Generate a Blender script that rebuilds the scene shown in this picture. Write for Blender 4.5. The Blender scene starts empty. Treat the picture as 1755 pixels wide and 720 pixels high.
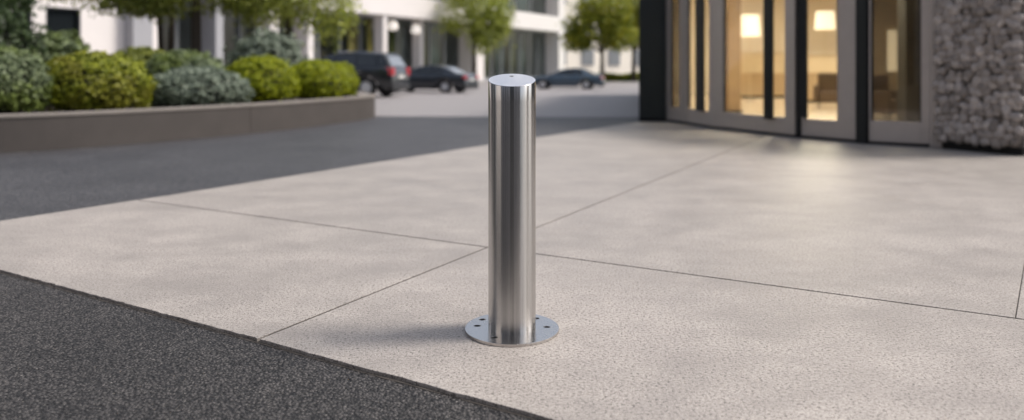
import bpy, bmesh, math, random
import numpy as np
from mathutils import Vector, Matrix
R = math.radians
random.seed(7)
rng = np.random.default_rng(11)
S = bpy.context.scene
COL = S.collection

# ------------------------------------------------------------------ camera, sky, sun, exposure
EYE = 1.10
cam_d = bpy.data.cameras.new('camera')
cam = bpy.data.objects.new('camera', cam_d); COL.objects.link(cam)
cam.location = (0, 0, EYE); cam.rotation_euler = (R(90), 0, 0)
cam_d.sensor_width = 36; cam_d.lens = 36 * 1300 / 1755
cam_d.shift_y = -244 / 1755
cam_d.clip_start = .05; cam_d.clip_end = 2000
cam_d.dof.use_dof = True
cam_d.dof.focus_distance = 3.13
cam_d.dof.aperture_fstop = 1.02
S.camera = cam

SUN_EL, SUN_AZ = 51, 82          # degrees; azimuth clockwise from +Y (the view direction)
w = bpy.data.worlds.new("World"); S.world = w; w.use_nodes = True
nt = w.node_tree; bg = nt.nodes['Background']
sky = nt.nodes.new('ShaderNodeTexSky'); sky.sky_type = 'NISHITA'; sky.sun_disc = False
sky.sun_elevation = R(SUN_EL); sky.sun_rotation = R(SUN_AZ)
sky.dust_density = 3.0; sky.air_density = 1.0; sky.ozone_density = 1.0
hs = nt.nodes.new('ShaderNodeHueSaturation'); hs.inputs['Saturation'].default_value = .58   # thin high haze: paler sky
nt.links.new(sky.outputs[0], hs.inputs['Color']); nt.links.new(hs.outputs[0], bg.inputs[0]); bg.inputs[1].default_value = .13
sd = bpy.data.lights.new('sun', 'SUN'); sd.energy = 2.3; sd.angle = R(15); sd.color = (1, .93, .85)
sun = bpy.data.objects.new('sun', sd); COL.objects.link(sun)
sv = Vector((math.sin(R(SUN_AZ)) * math.cos(R(SUN_EL)), math.cos(R(SUN_AZ)) * math.cos(R(SUN_EL)), math.sin(R(SUN_EL))))
sun.location = sv * 40
sun.rotation_euler = sv.to_track_quat('Z', 'Y').to_euler()
S.view_settings.view_transform = 'Standard'; S.view_settings.look = 'None'
S.view_settings.gamma = 1; S.view_settings.use_curve_mapping = False
S.view_settings.exposure = 0.62
S.cycles.max_bounces = 8; S.cycles.transparent_max_bounces = 24
S.cycles.sample_clamp_indirect = 6

# ------------------------------------------------------------------ helpers
def empty(name, loc, rz=0):
    o = bpy.data.objects.new(name, None); COL.objects.link(o)
    o.location = loc; o.rotation_euler = (0, 0, rz); o.empty_display_size = .3
    return o
def tag(o, label=None, cat=None, group=None, kind=None):
    if label: o['label'] = label
    if cat: o['category'] = cat
    if group: o['group'] = group
    if kind: o['kind'] = kind
    return o
def children(o): return [c for c in bpy.data.objects if c.parent == o]
def copy_tree(o, parent=None):
    c = o.copy(); COL.objects.link(c)
    if parent: c.parent = parent
    for ch in children(o): copy_tree(ch, c)
    return c
def world_loc(o):
    v = Vector((0, 0, 0))
    while o: v += Vector(o.location); o = o.parent
    return v

class MB:
    def __init__(s): s.v = []; s.f = []
    def poly(s, pts):
        n = len(s.v); s.v += [tuple(p) for p in pts]; s.f.append(tuple(range(n, n + len(pts))))
        return s
    def box(s, a, b):
        x0, y0, z0 = a; x1, y1, z1 = b; n = len(s.v)
        s.v += [(x0,y0,z0),(x1,y0,z0),(x1,y1,z0),(x0,y1,z0),(x0,y0,z1),(x1,y0,z1),(x1,y1,z1),(x0,y1,z1)]
        s.f += [tuple(n+i for i in q) for q in ((3,2,1,0),(4,5,6,7),(0,1,5,4),(1,2,6,5),(2,3,7,6),(3,0,4,7))]
        return s
    def prism(s, xy, z0, z1):
        n = len(s.v); k = len(xy)
        ar = sum(xy[i][0]*xy[(i+1)%k][1]-xy[(i+1)%k][0]*xy[i][1] for i in range(k))
        if ar < 0: xy = xy[::-1]
        s.v += [(x, y, z0) for x, y in xy] + [(x, y, z1) for x, y in xy]
        s.f.append(tuple(range(n+k-1, n-1, -1))); s.f.append(tuple(range(n+k, n+2*k)))
        for i in range(k):
            j = (i+1) % k; s.f.append((n+i, n+j, n+k+j, n+k+i))
        return s
    def wall(s, a, b, th, z0, z1, side=1):
        """upright slab from a to b (xy), thickness th on the left (+1) / right (-1) / both (0)"""
        a = Vector(a[:2]); b = Vector(b[:2]); d = (b-a).normalized(); nrm = Vector((-d.y, d.x))
        if side == 0: o0, o1 = -nrm*th/2, nrm*th/2
        else: o0, o1 = Vector((0, 0)), nrm*th*side
        return s.prism([tuple(a+o0), tuple(b+o0), tuple(b+o1), tuple(a+o1)], z0, z1)
    def tube(s, pts, rads, seg=10, cap=True):
        pts = [Vector(p) for p in pts]; n0 = len(s.v)
        for i, p in enumerate(pts):
            d = (pts[min(i+1, len(pts)-1)] - pts[max(i-1, 0)]).normalized()
            up = Vector((0, 0, 1)) if abs(d.z) < .9 else Vector((1, 0, 0))
            a = d.cross(up).normalized(); b = d.cross(a)
            r = rads[i] if hasattr(rads, '__len__') else rads
            for k in range(seg):
                t = 2*math.pi*k/seg; s.v.append(tuple(p + (a*math.cos(t) + b*math.sin(t))*r))
        for i in range(len(pts)-1):
            for k in range(seg):
                k2 = (k+1) % seg
                s.f.append((n0+i*seg+k, n0+i*seg+k2, n0+(i+1)*seg+k2, n0+(i+1)*seg+k))
        if cap:
            s.f.append(tuple(n0+k for k in range(seg)))
            s.f.append(tuple(n0+(len(pts)-1)*seg+k for k in range(seg))[::-1])
        return s
    def lathe(s, prof, c=(0, 0, 0), seg=48, axis='z'):
        n0 = len(s.v)
        for r, z in prof:
            for k in range(seg):
                t = 2*math.pi*k/seg; x, y = r*math.cos(t), r*math.sin(t)
                p = (x, y, z) if axis == 'z' else (x, z, y)
                s.v.append((c[0]+p[0], c[1]+p[1], c[2]+p[2]))
        for i in range(len(prof)-1):
            for k in range(seg):
                k2 = (k+1) % seg
                s.f.append((n0+i*seg+k, n0+i*seg+k2, n0+(i+1)*seg+k2, n0+(i+1)*seg+k))
        return s
    def build(s, name, mat, parent=None, local=False, smooth=False, bevel=0, seg=2):
        off = world_loc(parent) if (parent and not local) else Vector((0, 0, 0))
        me = bpy.data.meshes.new(name)
        me.from_pydata([(x-off.x, y-off.y, z-off.z) for x, y, z in s.v], [], s.f)
        bm = bmesh.new(); bm.from_mesh(me)
        bmesh.ops.remove_doubles(bm, verts=bm.verts, dist=1e-5)
        bmesh.ops.recalc_face_normals(bm, faces=bm.faces); bm.to_mesh(me); bm.free()
        o = bpy.data.objects.new(name, me); COL.objects.link(o)
        if mat: me.materials.append(mat)
        if parent: o.parent = parent
        if smooth:
            for p in me.polygons: p.use_smooth = True
        if bevel:
            m = o.modifiers.new('bevel', 'BEVEL'); m.width = bevel; m.segments = seg; m.limit_method = 'ANGLE'; m.angle_limit = R(35)
        return o
def struct(name, mb, mat, **k): return tag(mb.build(name, mat, **k), kind='structure')

# ------------------------------------------------------------------ materials
class NT:
    def __init__(s, name):
        s.m = bpy.data.materials.new(name); s.m.use_nodes = True; s.t = s.m.node_tree
        s.p = s.t.nodes['Principled BSDF']; s.out = s.t.nodes['Material Output']
    def n(s, typ, **kw):
        nd = s.t.nodes.new('ShaderNode' + typ)
        for k, v in kw.items():
            if k in nd.inputs: nd.inputs[k].default_value = v
            else: setattr(nd, k, v)
        return nd
    def l(s, a, b): s.t.links.new(a, b)
    def coord(s): return s.n('TexCoord').outputs['Object']
    def noise(s, scale, detail=4, rough=.55, vec=None):
        nd = s.n('TexNoise', Scale=scale, Detail=detail, Roughness=rough); s.l(vec or s.coord(), nd.inputs['Vector']); return nd.outputs['Fac']
    def ramp(s, fac, stops):
        r = s.n('ValToRGB'); e = r.color_ramp.elements
        while len(e) < len(stops): e.new(.5)
        for i, (p, c) in enumerate(stops):
            e[i].position = p; e[i].color = (*c, 1) if hasattr(c, '__len__') else (c, c, c, 1)
        s.l(fac, r.inputs[0]); return r.outputs[0]
    def mix(s, fac, a, b, mode='MIX'):
        m = s.n('Mix', data_type='RGBA', blend_type=mode)
        for i, x in ((0, fac), (6, a), (7, b)):
            if isinstance(x, bpy.types.NodeSocket): s.l(x, m.inputs[i])
            elif hasattr(x, '__len__'): m.inputs[i].default_value = (*x, 1)
            else: m.inputs[i].default_value = x
        return m.outputs[2]
    def bump(s, h, strength=.3, dist=.01, prev=None):
        b = s.n('Bump', Strength=strength, Distance=dist); s.l(h, b.inputs['Height'])
        if prev: s.l(prev, b.inputs['Normal'])
        return b.outputs[0]
    def set(s, col=None, rough=.6, metal=0, normal=None, spec=None, **kw):
        if isinstance(col, bpy.types.NodeSocket): s.l(col, s.p.inputs['Base Color'])
        elif col: s.p.inputs['Base Color'].default_value = (*col, 1)
        if isinstance(rough, bpy.types.NodeSocket): s.l(rough, s.p.inputs['Roughness'])
        else: s.p.inputs['Roughness'].default_value = rough
        s.p.inputs['Metallic'].default_value = metal
        if spec is not None: s.p.inputs['Specular IOR Level'].default_value = spec
        if normal: s.l(normal, s.p.inputs['Normal'])
        for k, v in kw.items(): s.p.inputs[k.replace('_', ' ')].default_value = v
        return s.m
def simple(name, col, rough=.6, metal=0, var=.12, scale=3., bump=0, **kw):
    t = NT(name); nz = t.noise(scale, 5)
    c = t.mix(nz, tuple(x*(1-var) for x in col), tuple(min(1, x*(1+var)) for x in col))
    return t.set(c, rough, metal, normal=t.bump(t.noise(scale*20), bump, .004) if bump else None, **kw)

M = {}
# concrete paving
t = NT('paving_concrete')
big = t.noise(.45, 4, .6); mid = t.noise(2.6, 7, .68); fine = t.noise(120, 3, .7); gi = t.n('NewGeometry').outputs['Random Per Island']
c = t.mix(t.ramp(big, [(.35, 0), (.65, 1)]), (.285, .260, .240), (.375, .338, .314))
c = t.mix(t.ramp(mid, [(.32, 0), (.72, .75)]), c, (.53, .485, .445))
c = t.mix(t.ramp(gi, [(0, 0), (1, .22)]), c, (.27, .25, .225))
grain = t.noise(75, 4, .8)                                     # sand and fines in the washed surface
c = t.mix(t.ramp(grain, [(.36, .75), (.55, 0)]), c, (.19, .168, .153))
sp = t.noise(85, 2.5, .65)
c = t.mix(t.ramp(sp, [(.37, 1), (.44, 0)]), c, (.10, .088, .08))
c = t.mix(t.ramp(t.noise(150, 1, .5), [(.60, 0), (.70, .5)]), c, (.66, .61, .56))
mp = t.n('Mapping'); mp.inputs['Scale'].default_value = (1.0, 2.2, 1); mp.inputs['Rotation'].default_value = (0, 0, .9)
t.l(t.coord(), mp.inputs[0])
st = t.noise(1.1, 8, .7, mp.outputs[0])                        # weathering and wheel grime
c = t.mix(t.ramp(st, [(.44, .0), (.68, .62)]), c, (.225, .205, .19))
dr = t.n('TexVoronoi', Scale=1.15, feature='F1'); t.l(t.coord(), dr.inputs['Vector'])
c = t.mix(t.ramp(dr.outputs['Distance'], [(.018, .55), (.032, 0)]), c, (.13, .115, .105))   # trodden-in spots
b = t.bump(sp, .5, .004); b = t.bump(fine, .35, .003, b); b = t.bump(grain, .3, .004, b)
M['concrete'] = t.set(c, t.ramp(mid, [(.3, .46), (.8, .66)]), normal=b, spec=.45)
# slab side / joint
M['joint'] = simple('joint_filler', (.055, .047, .042), .9, var=.4, scale=60, bump=.6)
# coarse dark asphalt
def asphalt(name, dark, light, amt, vs=105, spec=.5, rough=.62, strg=.9):
    t = NT(name)
    v = t.n('TexVoronoi', Scale=vs); t.l(t.coord(), v.inputs['Vector'])
    bw = t.n('RGBToBW'); t.l(v.outputs['Color'], bw.inputs[0])
    c = t.mix(t.ramp(bw.outputs[0], [(.2, 0), (.85, amt)]), dark, light)
    c = t.mix(t.ramp(v.outputs['Distance'], [(.35, 0), (.75, .85)]), c, tuple(x*.25 for x in dark))
    c = t.mix(t.ramp(t.noise(1.1, 5), [(.35, 0), (.7, .5)]), c, tuple(x*.7 for x in dark))
    c = t.mix(t.ramp(t.noise(vs*.9, 1), [(.68, 0), (.76, .6)]), c, (.30, .28, .26))
    inv = t.n('Math', operation='SUBTRACT'); inv.inputs[0].default_value = 1; t.l(v.outputs['Distance'], inv.inputs[1])
    b = t.bump(inv.outputs[0], strg, .010); b = t.bump(t.noise(300, 2), .3, .002, b)
    return t.set(c, rough, normal=b, spec=spec)
M['asphalt'] = asphalt('coarse_asphalt', (.012, .0115, .013), (.125, .115, .112), 1.0, 88, .4, .62, 1.0)
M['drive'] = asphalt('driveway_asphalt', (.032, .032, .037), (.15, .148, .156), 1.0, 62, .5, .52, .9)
M['lot'] = asphalt('pale_asphalt', (.36, .335, .335), (.45, .42, .41), .5, 60, .5, .55, .3)  # paler asphalt tone than the driveway sheet
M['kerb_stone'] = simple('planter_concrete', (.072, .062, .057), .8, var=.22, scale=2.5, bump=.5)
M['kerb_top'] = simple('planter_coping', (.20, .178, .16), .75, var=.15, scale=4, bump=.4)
M['soil'] = simple('soil', (.035, .024, .016), .95, var=.5, scale=14, bump=1)
M['lawn'] = simple('lawn', (.06, .10, .02), .9, var=.4, scale=4, bump=1)
M['white'] = simple('white_render', (.72, .68, .66), .75, var=.05, scale=1.2)
M['grey_panel'] = simple('grey_panel', (.34, .34, .36), .6, var=.07, scale=1.)
M['mullion'] = simple('mullion_metal', (.22, .23, .24), .45, .6, var=.1)
M['cream'] = simple('cream_render', (.80, .74, .64), .8, var=.05, scale=.6)
M['frame'] = simple('bronze_grey_frame', (.46, .415, .385), .38, .25, var=.08, scale=6)
M['dark_metal'] = simple('dark_metal', (.012, .015, .018), .38, .3, var=.2)
M['black'] = simple('black_recess', (.008, .008, .009), .8, var=.2)
M['cladding'] = simple('dark_slate_cladding', (.016, .022, .024), .5, .1, var=.15, scale=2)
M['plaster_warm'] = simple('warm_plaster', (.78, .69, .56), .8, var=.06, scale=1)
M['floor_in'] = simple('polished_floor', (.62, .53, .42), .25, var=.08, scale=1)
M['timber'] = simple('timber', (.30, .20, .11), .5, var=.25, scale=3)
M['beige'] = simple('beige_lacquer', (.70, .58, .42), .5, var=.06)
M['tan_lacquer'] = simple('tan_lacquer', (.48, .36, .23), .5, var=.06)
M['mortar'] = simple('dark_mortar', (.12, .108, .10), .9, var=.3, scale=20, bump=.5)
M['brownfab'] = simple('brown_fabric', (.13, .09, .06), .9, var=.2, scale=8)
M['pillar'] = simple('grey_pillar', (.16, .15, .14), .7, var=.12, scale=6, bump=.3)
M['bark'] = simple('bark', (.055, .042, .033), .9, var=.35, scale=9, bump=1)
M['rubber'] = simple('tyre_rubber', (.015, .015, .016), .8, var=.2)
M['rim'] = simple('alloy_rim', (.72, .72, .73), .35, .4, var=.08)
M['plastic'] = simple('black_plastic', (.018, .018, .02), .5, var=.15)
M['plate'] = simple('licence_plate', (.62, .62, .60), .5, var=.04)
M['chrome'] = simple('chrome', (.75, .75, .75), .15, 1, var=.03)
M['headlight'] = simple('headlight_lens', (.70, .72, .75), .12, .3, var=.03)
t = NT('taillight_lens'); M['tail'] = t.set(t.mix(t.noise(20), (.40, .02, .03), (.62, .06, .07)), .12, Coat_Weight=.6)
def paint(name, col):
    t = NT(name); return t.set(t.mix(t.noise(2), tuple(x*.94 for x in col), col), .3, .0, Coat_Weight=.7, Coat_Roughness=.04)
M['paint_black'] = paint('graphite_paint', (.007, .010, .015))
M['paint_navy'] = paint('navy_paint', (.012, .017, .026))
M['paint_blue'] = paint('steel_blue_paint', (.05, .085, .125))
M['car_glass'] = simple('car_glass', (.012, .015, .017), .05, 0, var=.1, spec=.9)
M['rear_glass'] = simple('rear_glass_painted_glare', (.30, .31, .32), .08, .6, var=.1, spec=.9)  # pale base paints the bright sky reflection into the rear window
def glass(name, tint, base=.06, rough=0.0, ior=1.45):
    t = NT(name); t.t.nodes.remove(t.p)
    tr = t.n('BsdfTransparent'); tr.inputs[0].default_value = (*tint, 1)
    gl = t.n('BsdfGlossy', Roughness=rough); fr = t.n('Fresnel', IOR=ior)
    wv = t.n('Bump', Strength=.02, Distance=.02); t.l(t.noise(1.5, 2), wv.inputs['Height']); t.l(wv.outputs[0], gl.inputs['Normal'])
    gm_ = t.n('NewGeometry'); fm = t.n('Math', operation='SUBTRACT'); fm.inputs[0].default_value = 1; t.l(gm_.outputs['Backfacing'], fm.inputs[1])
    ff = t.n('Math', operation='MULTIPLY'); t.l(fr.outputs[0], ff.inputs[0]); t.l(fm.outputs[0], ff.inputs[1])
    mx = t.n('MixShader'); t.l(ff.outputs[0], mx.inputs[0]); t.l(tr.outputs[0], mx.inputs[1]); t.l(gl.outputs[0], mx.inputs[2])
    t.l(mx.outputs[0], t.out.inputs[0]); return t.m
M['glass'] = glass('door_glass', (.86, .87, .84))
M['glass_dim'] = glass('smoked_glass', (.42, .42, .39), ior=1.75)
M['glass_far'] = glass('facade_glass', (.80, .84, .83), ior=1.5)
def emis(name, col, st):
    t = NT(name); t.set(col, .8); t.p.inputs['Emission Color'].default_value = (*col, 1); t.p.inputs['Emission Strength'].default_value = st; return t.m
M['shade_lit'] = emis('lit_lampshade', (1, .86, .66), .8)
M['panel_lit'] = emis('lit_ceiling_panel', (1, .88, .70), 92)
M['pendant_lit'] = emis('lit_pendant', (1, .93, .85), .32)
# brushed stainless
def steel(name, aniso, col, rough, horiz=True):
    t = NT(name); co = t.coord()
    mp = t.n('Mapping'); t.l(co, mp.inputs[0]); mp.inputs['Scale'].default_value = (3, 3, 420) if horiz else (160, 160, 160)
    nz = t.noise(1, 3, .6, mp.outputs[0])
    mp2 = t.n('Mapping'); t.l(co, mp2.inputs[0]); mp2.inputs['Scale'].default_value = (60, 60, .8)
    vs = t.noise(1, 4, .6, mp2.outputs[0])
    c = t.mix(nz, tuple(x*.90 for x in col), tuple(min(1, x*1.06) for x in col))
    if horiz: c = t.mix(t.ramp(vs, [(.35, .4), (.6, 0)]), c, tuple(x*.55 for x in col))
    m = t.set(c, rough if horiz else t.ramp(t.noise(9, 4), [(.3, rough*.85), (.75, rough*1.25)]), 1, normal=None if horiz else t.bump(nz, .05, .0006))
    t.p.inputs['Anisotropic'].default_value = aniso
    if aniso:
        tg = t.n('Tangent', direction_type='RADIAL', axis='Z'); t.l(tg.outputs[0], t.p.inputs['Tangent']); t.p.inputs['Anisotropic Rotation'].default_value = .25
    return m
M['steel'] = steel('brushed_steel_tube', 1.0, (.56, .55, .54), .20)
M['steel_cap'] = steel('satin_steel_cap', 0, (.84, .82, .81), .40, False)
M['steel_flat'] = steel('satin_steel_plate', 0, (.56, .54, .525), .24, False)
# foliage
def leafm(name, dark, light, hue2=None, rough=.5):
    t = NT(name); g = t.n('NewGeometry')
    c = t.ramp(g.outputs['Random Per Island'], [(0, dark), (.55, tuple((a+b)/2 for a, b in zip(dark, light))), (1, light)])
    if hue2: c = t.mix(t.ramp(t.noise(2.2, 3), [(.45, 0), (.62, .8)]), c, hue2)
    t.set(c, rough, spec=.35)
    tl = t.n('BsdfTranslucent'); t.l(c, tl.inputs[0])
    mx = t.n('MixShader'); mx.inputs[0].default_value = .28
    t.l(t.p.outputs[0], mx.inputs[1]); t.l(tl.outputs[0], mx.inputs[2]); t.l(mx.outputs[0], t.out.inputs[0]); return t.m
M['leaf_lime'] = leafm('lime_leaves', (.11, .16, .004), (.52, .55, .020))
M['leaf_olive'] = leafm('olive_lime_leaves', (.085, .12, .010), (.44, .47, .04), (.24, .23, .03))
M['leaf_grey'] = leafm('grey_green_leaves', (.07, .10, .07), (.40, .46, .36))
M['leaf_sage'] = leafm('sage_leaves', (.05, .08, .035), (.30, .36, .20), (.20, .26, .05))
M['leaf_deep'] = leafm('deep_green_leaves', (.018, .035, .012), (.07, .11, .035))
M['leaf_tree'] = leafm('tree_leaves', (.11, .14, .018), (.36, .39, .08))
M['leaf_fresh'] = leafm('fresh_tree_leaves', (.20, .25, .03), (.52, .55, .12))
M['leaf_avenue'] = leafm('avenue_tree_leaves', (.05, .085, .010), (.32, .36, .035), (.46, .43, .04))
M['twig'] = simple('twigs', (.02, .018, .012), .9, var=.3, scale=10)

# ------------------------------------------------------------------ ground
def gp(px, py):
    """a ground point, measured from the photograph's perspective grid"""
    Y = 1300*EYE/(py-116); return Vector(((px-877.5)*Y/1300, Y))
O = Vector((-.15, 4.65)); U = Vector((math.cos(R(60.8)), math.sin(R(60.8)))); V = Vector((U.y, -U.x))
def uv(u, v): p = O + U*u + V*v; return (p.x, p.y)
ground = MB().box((-400, -300, -.4), (400, 600, -.014))
struct('ground', ground, M['asphalt'])
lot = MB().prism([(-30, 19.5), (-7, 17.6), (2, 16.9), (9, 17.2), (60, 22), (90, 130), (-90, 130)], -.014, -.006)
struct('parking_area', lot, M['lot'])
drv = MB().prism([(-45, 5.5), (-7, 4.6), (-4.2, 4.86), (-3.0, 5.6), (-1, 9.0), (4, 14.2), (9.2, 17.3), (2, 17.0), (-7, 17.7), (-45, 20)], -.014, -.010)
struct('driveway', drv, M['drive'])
def left_edge(u):
    us = [-3, -1, .64, 5.37, 10.5, 15]; vs = [-3.55, -3.46, -3.36, -3.18, -2.86, -2.6]
    return float(np.interp(u, us, vs))
def front_edge(v): return float(np.interp(v, [-5, -2.03, 0, 1.37, 8], [-1.66, -1.74, -1.80, -1.85, -2.2]))
g = .0078
def slab(u0f, u1, v0f, v1f, nu=60, jit=.0022):
    pts = []
    vs = np.linspace(v0f(0) if callable(v0f) else v0f, v1f, 120)
    if callable(u0f):
        v_start = left_edge(u0f(-3.5)) if callable(v0f) else v0f
        for v in np.linspace(v_start, v1f, 160): pts.append(uv(u0f(v) + rng.normal(0, jit), v))
    else:
        pts += [uv(u0f, v0f(u0f) if callable(v0f) else v0f), uv(u0f, v1f)]
    pts.append(uv(u1, v1f))
    if callable(v0f):
        lo = (u0f(-3.5) if callable(u0f) else u0f)
        for u in np.linspace(u1, lo, nu)[:-1 if callable(u0f) else None][:-1]: pts.append(uv(u, v0f(u) + rng.normal(0, jit)))
        if not callable(u0f): pass
    else: pts.append(uv(u1, v0f))
    out = [pts[0]]
    for p in pts[1:]:
        if (Vector(p)-Vector(out[-1])).length > 1e-4: out.append(p)
    return out
pv = MB()
pv.prism(slab(front_edge, -g, left_edge, -g), -.15, 0)
pv.prism(slab(front_edge, -g, g, 9), -.15, 0)
pv.prism(slab(g, 15, left_edge, -g), -.15, 0)
pv.prism([uv(g, g), uv(g, 2.71-g), uv(15, 4.42-g), uv(15, g)], -.15, 0)
pv.prism([uv(g, 2.71-g+.005), uv(g, 14), uv(15, 14), uv(15, 4.42-g+.005)], -.15, 0)
struct('paving', pv, M['concrete'], bevel=.002)
jf = MB().prism([uv(-1.64, -3.36), uv(-2.0, 8.8), uv(14.8, 13.8), uv(14.8, -2.55), uv(10.5, -2.82), uv(5.37, -3.12), uv(.64, -3.32)], -.1, -.0035)
struct('paving_joint_bed', jf, M['joint'])
ed = MB()                                     # dirt-filled gap along the two free edges of the paving
vv = np.linspace(-3.6, 9, 260)
a_ = [uv(front_edge(v)-.010-abs(rng.normal(0, .004)), v) for v in vv]; b_ = [uv(front_edge(v)+.02, v) for v in vv]
for i in range(len(vv)-1): ed.poly([(*a_[i], -.0125), (*a_[i+1], -.0125), (*b_[i+1], -.0125), (*b_[i], -.0125)])
struct('edge_gap', ed, M['joint'])

# ------------------------------------------------------------------ bollard
BX, BY = 0.0, 3.178
bol = empty('steel_bollard', (BX, BY, 0))
tag(bol, 'brushed stainless steel bollard bolted to the pale paving', 'bollard')
RT = .0995
def post():
    mb = MB(); seg = 128; n0 = 0
    slope = .253; zc = 1.049
    rings = [(0.012, None), (.2, None), (.96, None)]
    for z, _ in rings:
        for k in range(seg):
            a = 2*math.pi*k/seg; mb.v.append((RT*math.cos(a), RT*math.sin(a), z))
    for (rr, dz) in ((RT, -.0016), (RT-.0006, -.0004), (RT-.002, 0)):
        for k in range(seg):
            a = 2*math.pi*k/seg; x, y = math.cos(a), math.sin(a)
            mb.v.append((rr*x, rr*y, zc + slope*rr*y + dz))
    for i in range(5):
        for k in range(seg):
            k2 = (k+1) % seg; mb.f.append((i*seg+k, i*seg+k2, (i+1)*seg+k2, (i+1)*seg+k))
    return mb, slope, zc
pm, slope, zc = post()
po = pm.build('post', M['steel'], bol, local=True, smooth=True)
def disc_with_holes(rad, holes, z_of, thick, seg=128, hs=20):
    bm = bmesh.new(); edges = []
    def ring(cx, cy, rx, ry, n, rot=0):
        vs = []
        for k in range(n):
            a = 2*math.pi*k/n; x, y = rx*math.cos(a), ry*math.sin(a)
            vs.append(bm.verts.new((cx + x*math.cos(rot)-y*math.sin(rot), cy + x*math.sin(rot)+y*math.cos(rot), 0)))
        return [bm.edges.new((vs[k], vs[(k+1) % n])) for k in range(n)]
    edges += ring(0, 0, rad, rad, seg)
    for h in holes: edges += ring(*h[:4], hs, h[4] if len(h) > 4 else 0)
    bmesh.ops.triangle_fill(bm, edges=edges, use_beauty=True)
    keep = []
    top = list(bm.faces)
    for f in top:
        if f.normal.z < 0: f.normal_flip()
    ex = bmesh.ops.extrude_face_region(bm, geom=top)
    for e in ex['geom']:
        if isinstance(e, bmesh.types.BMVert): e.co.z -= thick
    bmesh.ops.recalc_face_normals(bm, faces=bm.faces)
    for v in bm.verts: v.co.z += z_of(v.co.x, v.co.y)
    return bm
def bm_obj(name, bm, mat, parent, bevel=0):
    me = bpy.data.meshes.new(name); bm.to_mesh(me); bm.free(); me.materials.append(mat)
    o = bpy.data.objects.new(name, me); COL.objects.link(o); o.parent = parent
    if bevel:
        m = o.modifiers.new('bevel', 'BEVEL'); m.width = bevel; m.segments = 2; m.limit_method = 'ANGLE'; m.angle_limit = R(40)
    return o
cap = bm_obj('cap', disc_with_holes(RT-.0021, [(-.002, .058, .0105, .009)], lambda x, y: zc+slope*y, .004, hs=20), M['steel_cap'], bol)
hol = MB().lathe([(0, zc+slope*.058-.0045), (.013, zc+slope*.058-.0045)], c=(-.002, .058, 0), seg=20)
hol.build('cap_socket', M['black'], cap, local=True)
holes = [(-.128, .098, .0145, .0125, .4), (-.146, .018, .0150, .0115, 0), (-.071, -.118, .0150, .0115, .3), (.146, .004, .0150, .0115, -.2), (.105, .112, .0145, .0115, .4)]
bp = bm_obj('base_plate', disc_with_holes(.1965, holes, lambda x, y: .0125, .0125), M['steel_flat'], bol, .0008)
for h in holes:
    q = MB().lathe([(0, .0052), (.0085, .0052), (.0085, .002), (.009, .0)], c=(h[0], h[1], 0), seg=6)
    q.build('anchor_bolt', M['dark_metal'], bp, local=True)

# ------------------------------------------------------------------ planter
ctrl = [(-16, 6.2), (-12, 7.1), (-9.5, 8.15), (-7.9, 9.0), (-6.61, 9.85), (-5.65, 10.83), (-4.4, 12.77), (-3.65, 14.6), (-3.16, 16.2), (-3.08, 17.0), (-3.3, 17.9), (-4.0, 19.6), (-5.6, 22.2), (-8.5, 24.2), (-16, 25.5)]
def catmull(P, n=8):
    out = []
    P = [Vector(p) for p in P]
    for i in range(len(P)-1):
        p0, p1, p2, p3 = P[max(i-1, 0)], P[i], P[i+1], P[min(i+2, len(P)-1)]
        for k in range(n):
            t = k/n; out.append(.5*((2*p1)+(-p0+p2)*t+(2*p0-5*p1+4*p2-p3)*t*t+(-p0+3*p1-3*p2+p3)*t**3))
    out.append(P[-1]); return out
cv = catmull(ctrl)
nr = []
for i, p in enumerate(cv):
    d = (cv[min(i+1, len(cv)-1)] - cv[max(i-1, 0)]).normalized(); nr.append(Vector((-d.y, d.x)))
pl = empty('raised_planter', (-6, 16, -.02)); tag(pl, 'long curved raised planter of brown-grey concrete holding clipped shrubs', 'planter')
TH = .34
def strip(i0, i1, o0, o1, z0, z1):
    mb = MB(); s_ = []
    for i in range(i0, i1+1):
        a = cv[i]+nr[i]*o0; b = cv[i]+nr[i]*o1
        s_.append([(a.x, a.y, z0), (a.x, a.y, z1), (b.x, b.y, z1), (b.x, b.y, z0)])
    for j in range(len(s_)-1):
        for k in range(4): mb.poly([s_[j][k], s_[j][(k+1) % 4], s_[j+1][(k+1) % 4], s_[j+1][k]])
    mb.poly(s_[0]); mb.poly(s_[-1]); return mb
cuts = [0, 24, 48, 84, len(cv)-1]
def seg_strip(i0, i1, o0, o1, z0, z1):
    mb = strip(i0, i1, o0, o1, z0, z1)
    return mb
for a, b2 in zip(cuts[:-1], cuts[1:]):
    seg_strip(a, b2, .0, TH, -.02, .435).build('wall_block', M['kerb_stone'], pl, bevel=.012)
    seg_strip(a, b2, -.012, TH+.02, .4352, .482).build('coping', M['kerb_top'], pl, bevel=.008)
soil = MB(); inner = [cv[i]+nr[i]*(TH-.05) for i in range(len(cv))]
soil.poly([(p.x, p.y, .40) for p in inner]); soil.build('soil_bed', M['soil'], pl)

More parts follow.
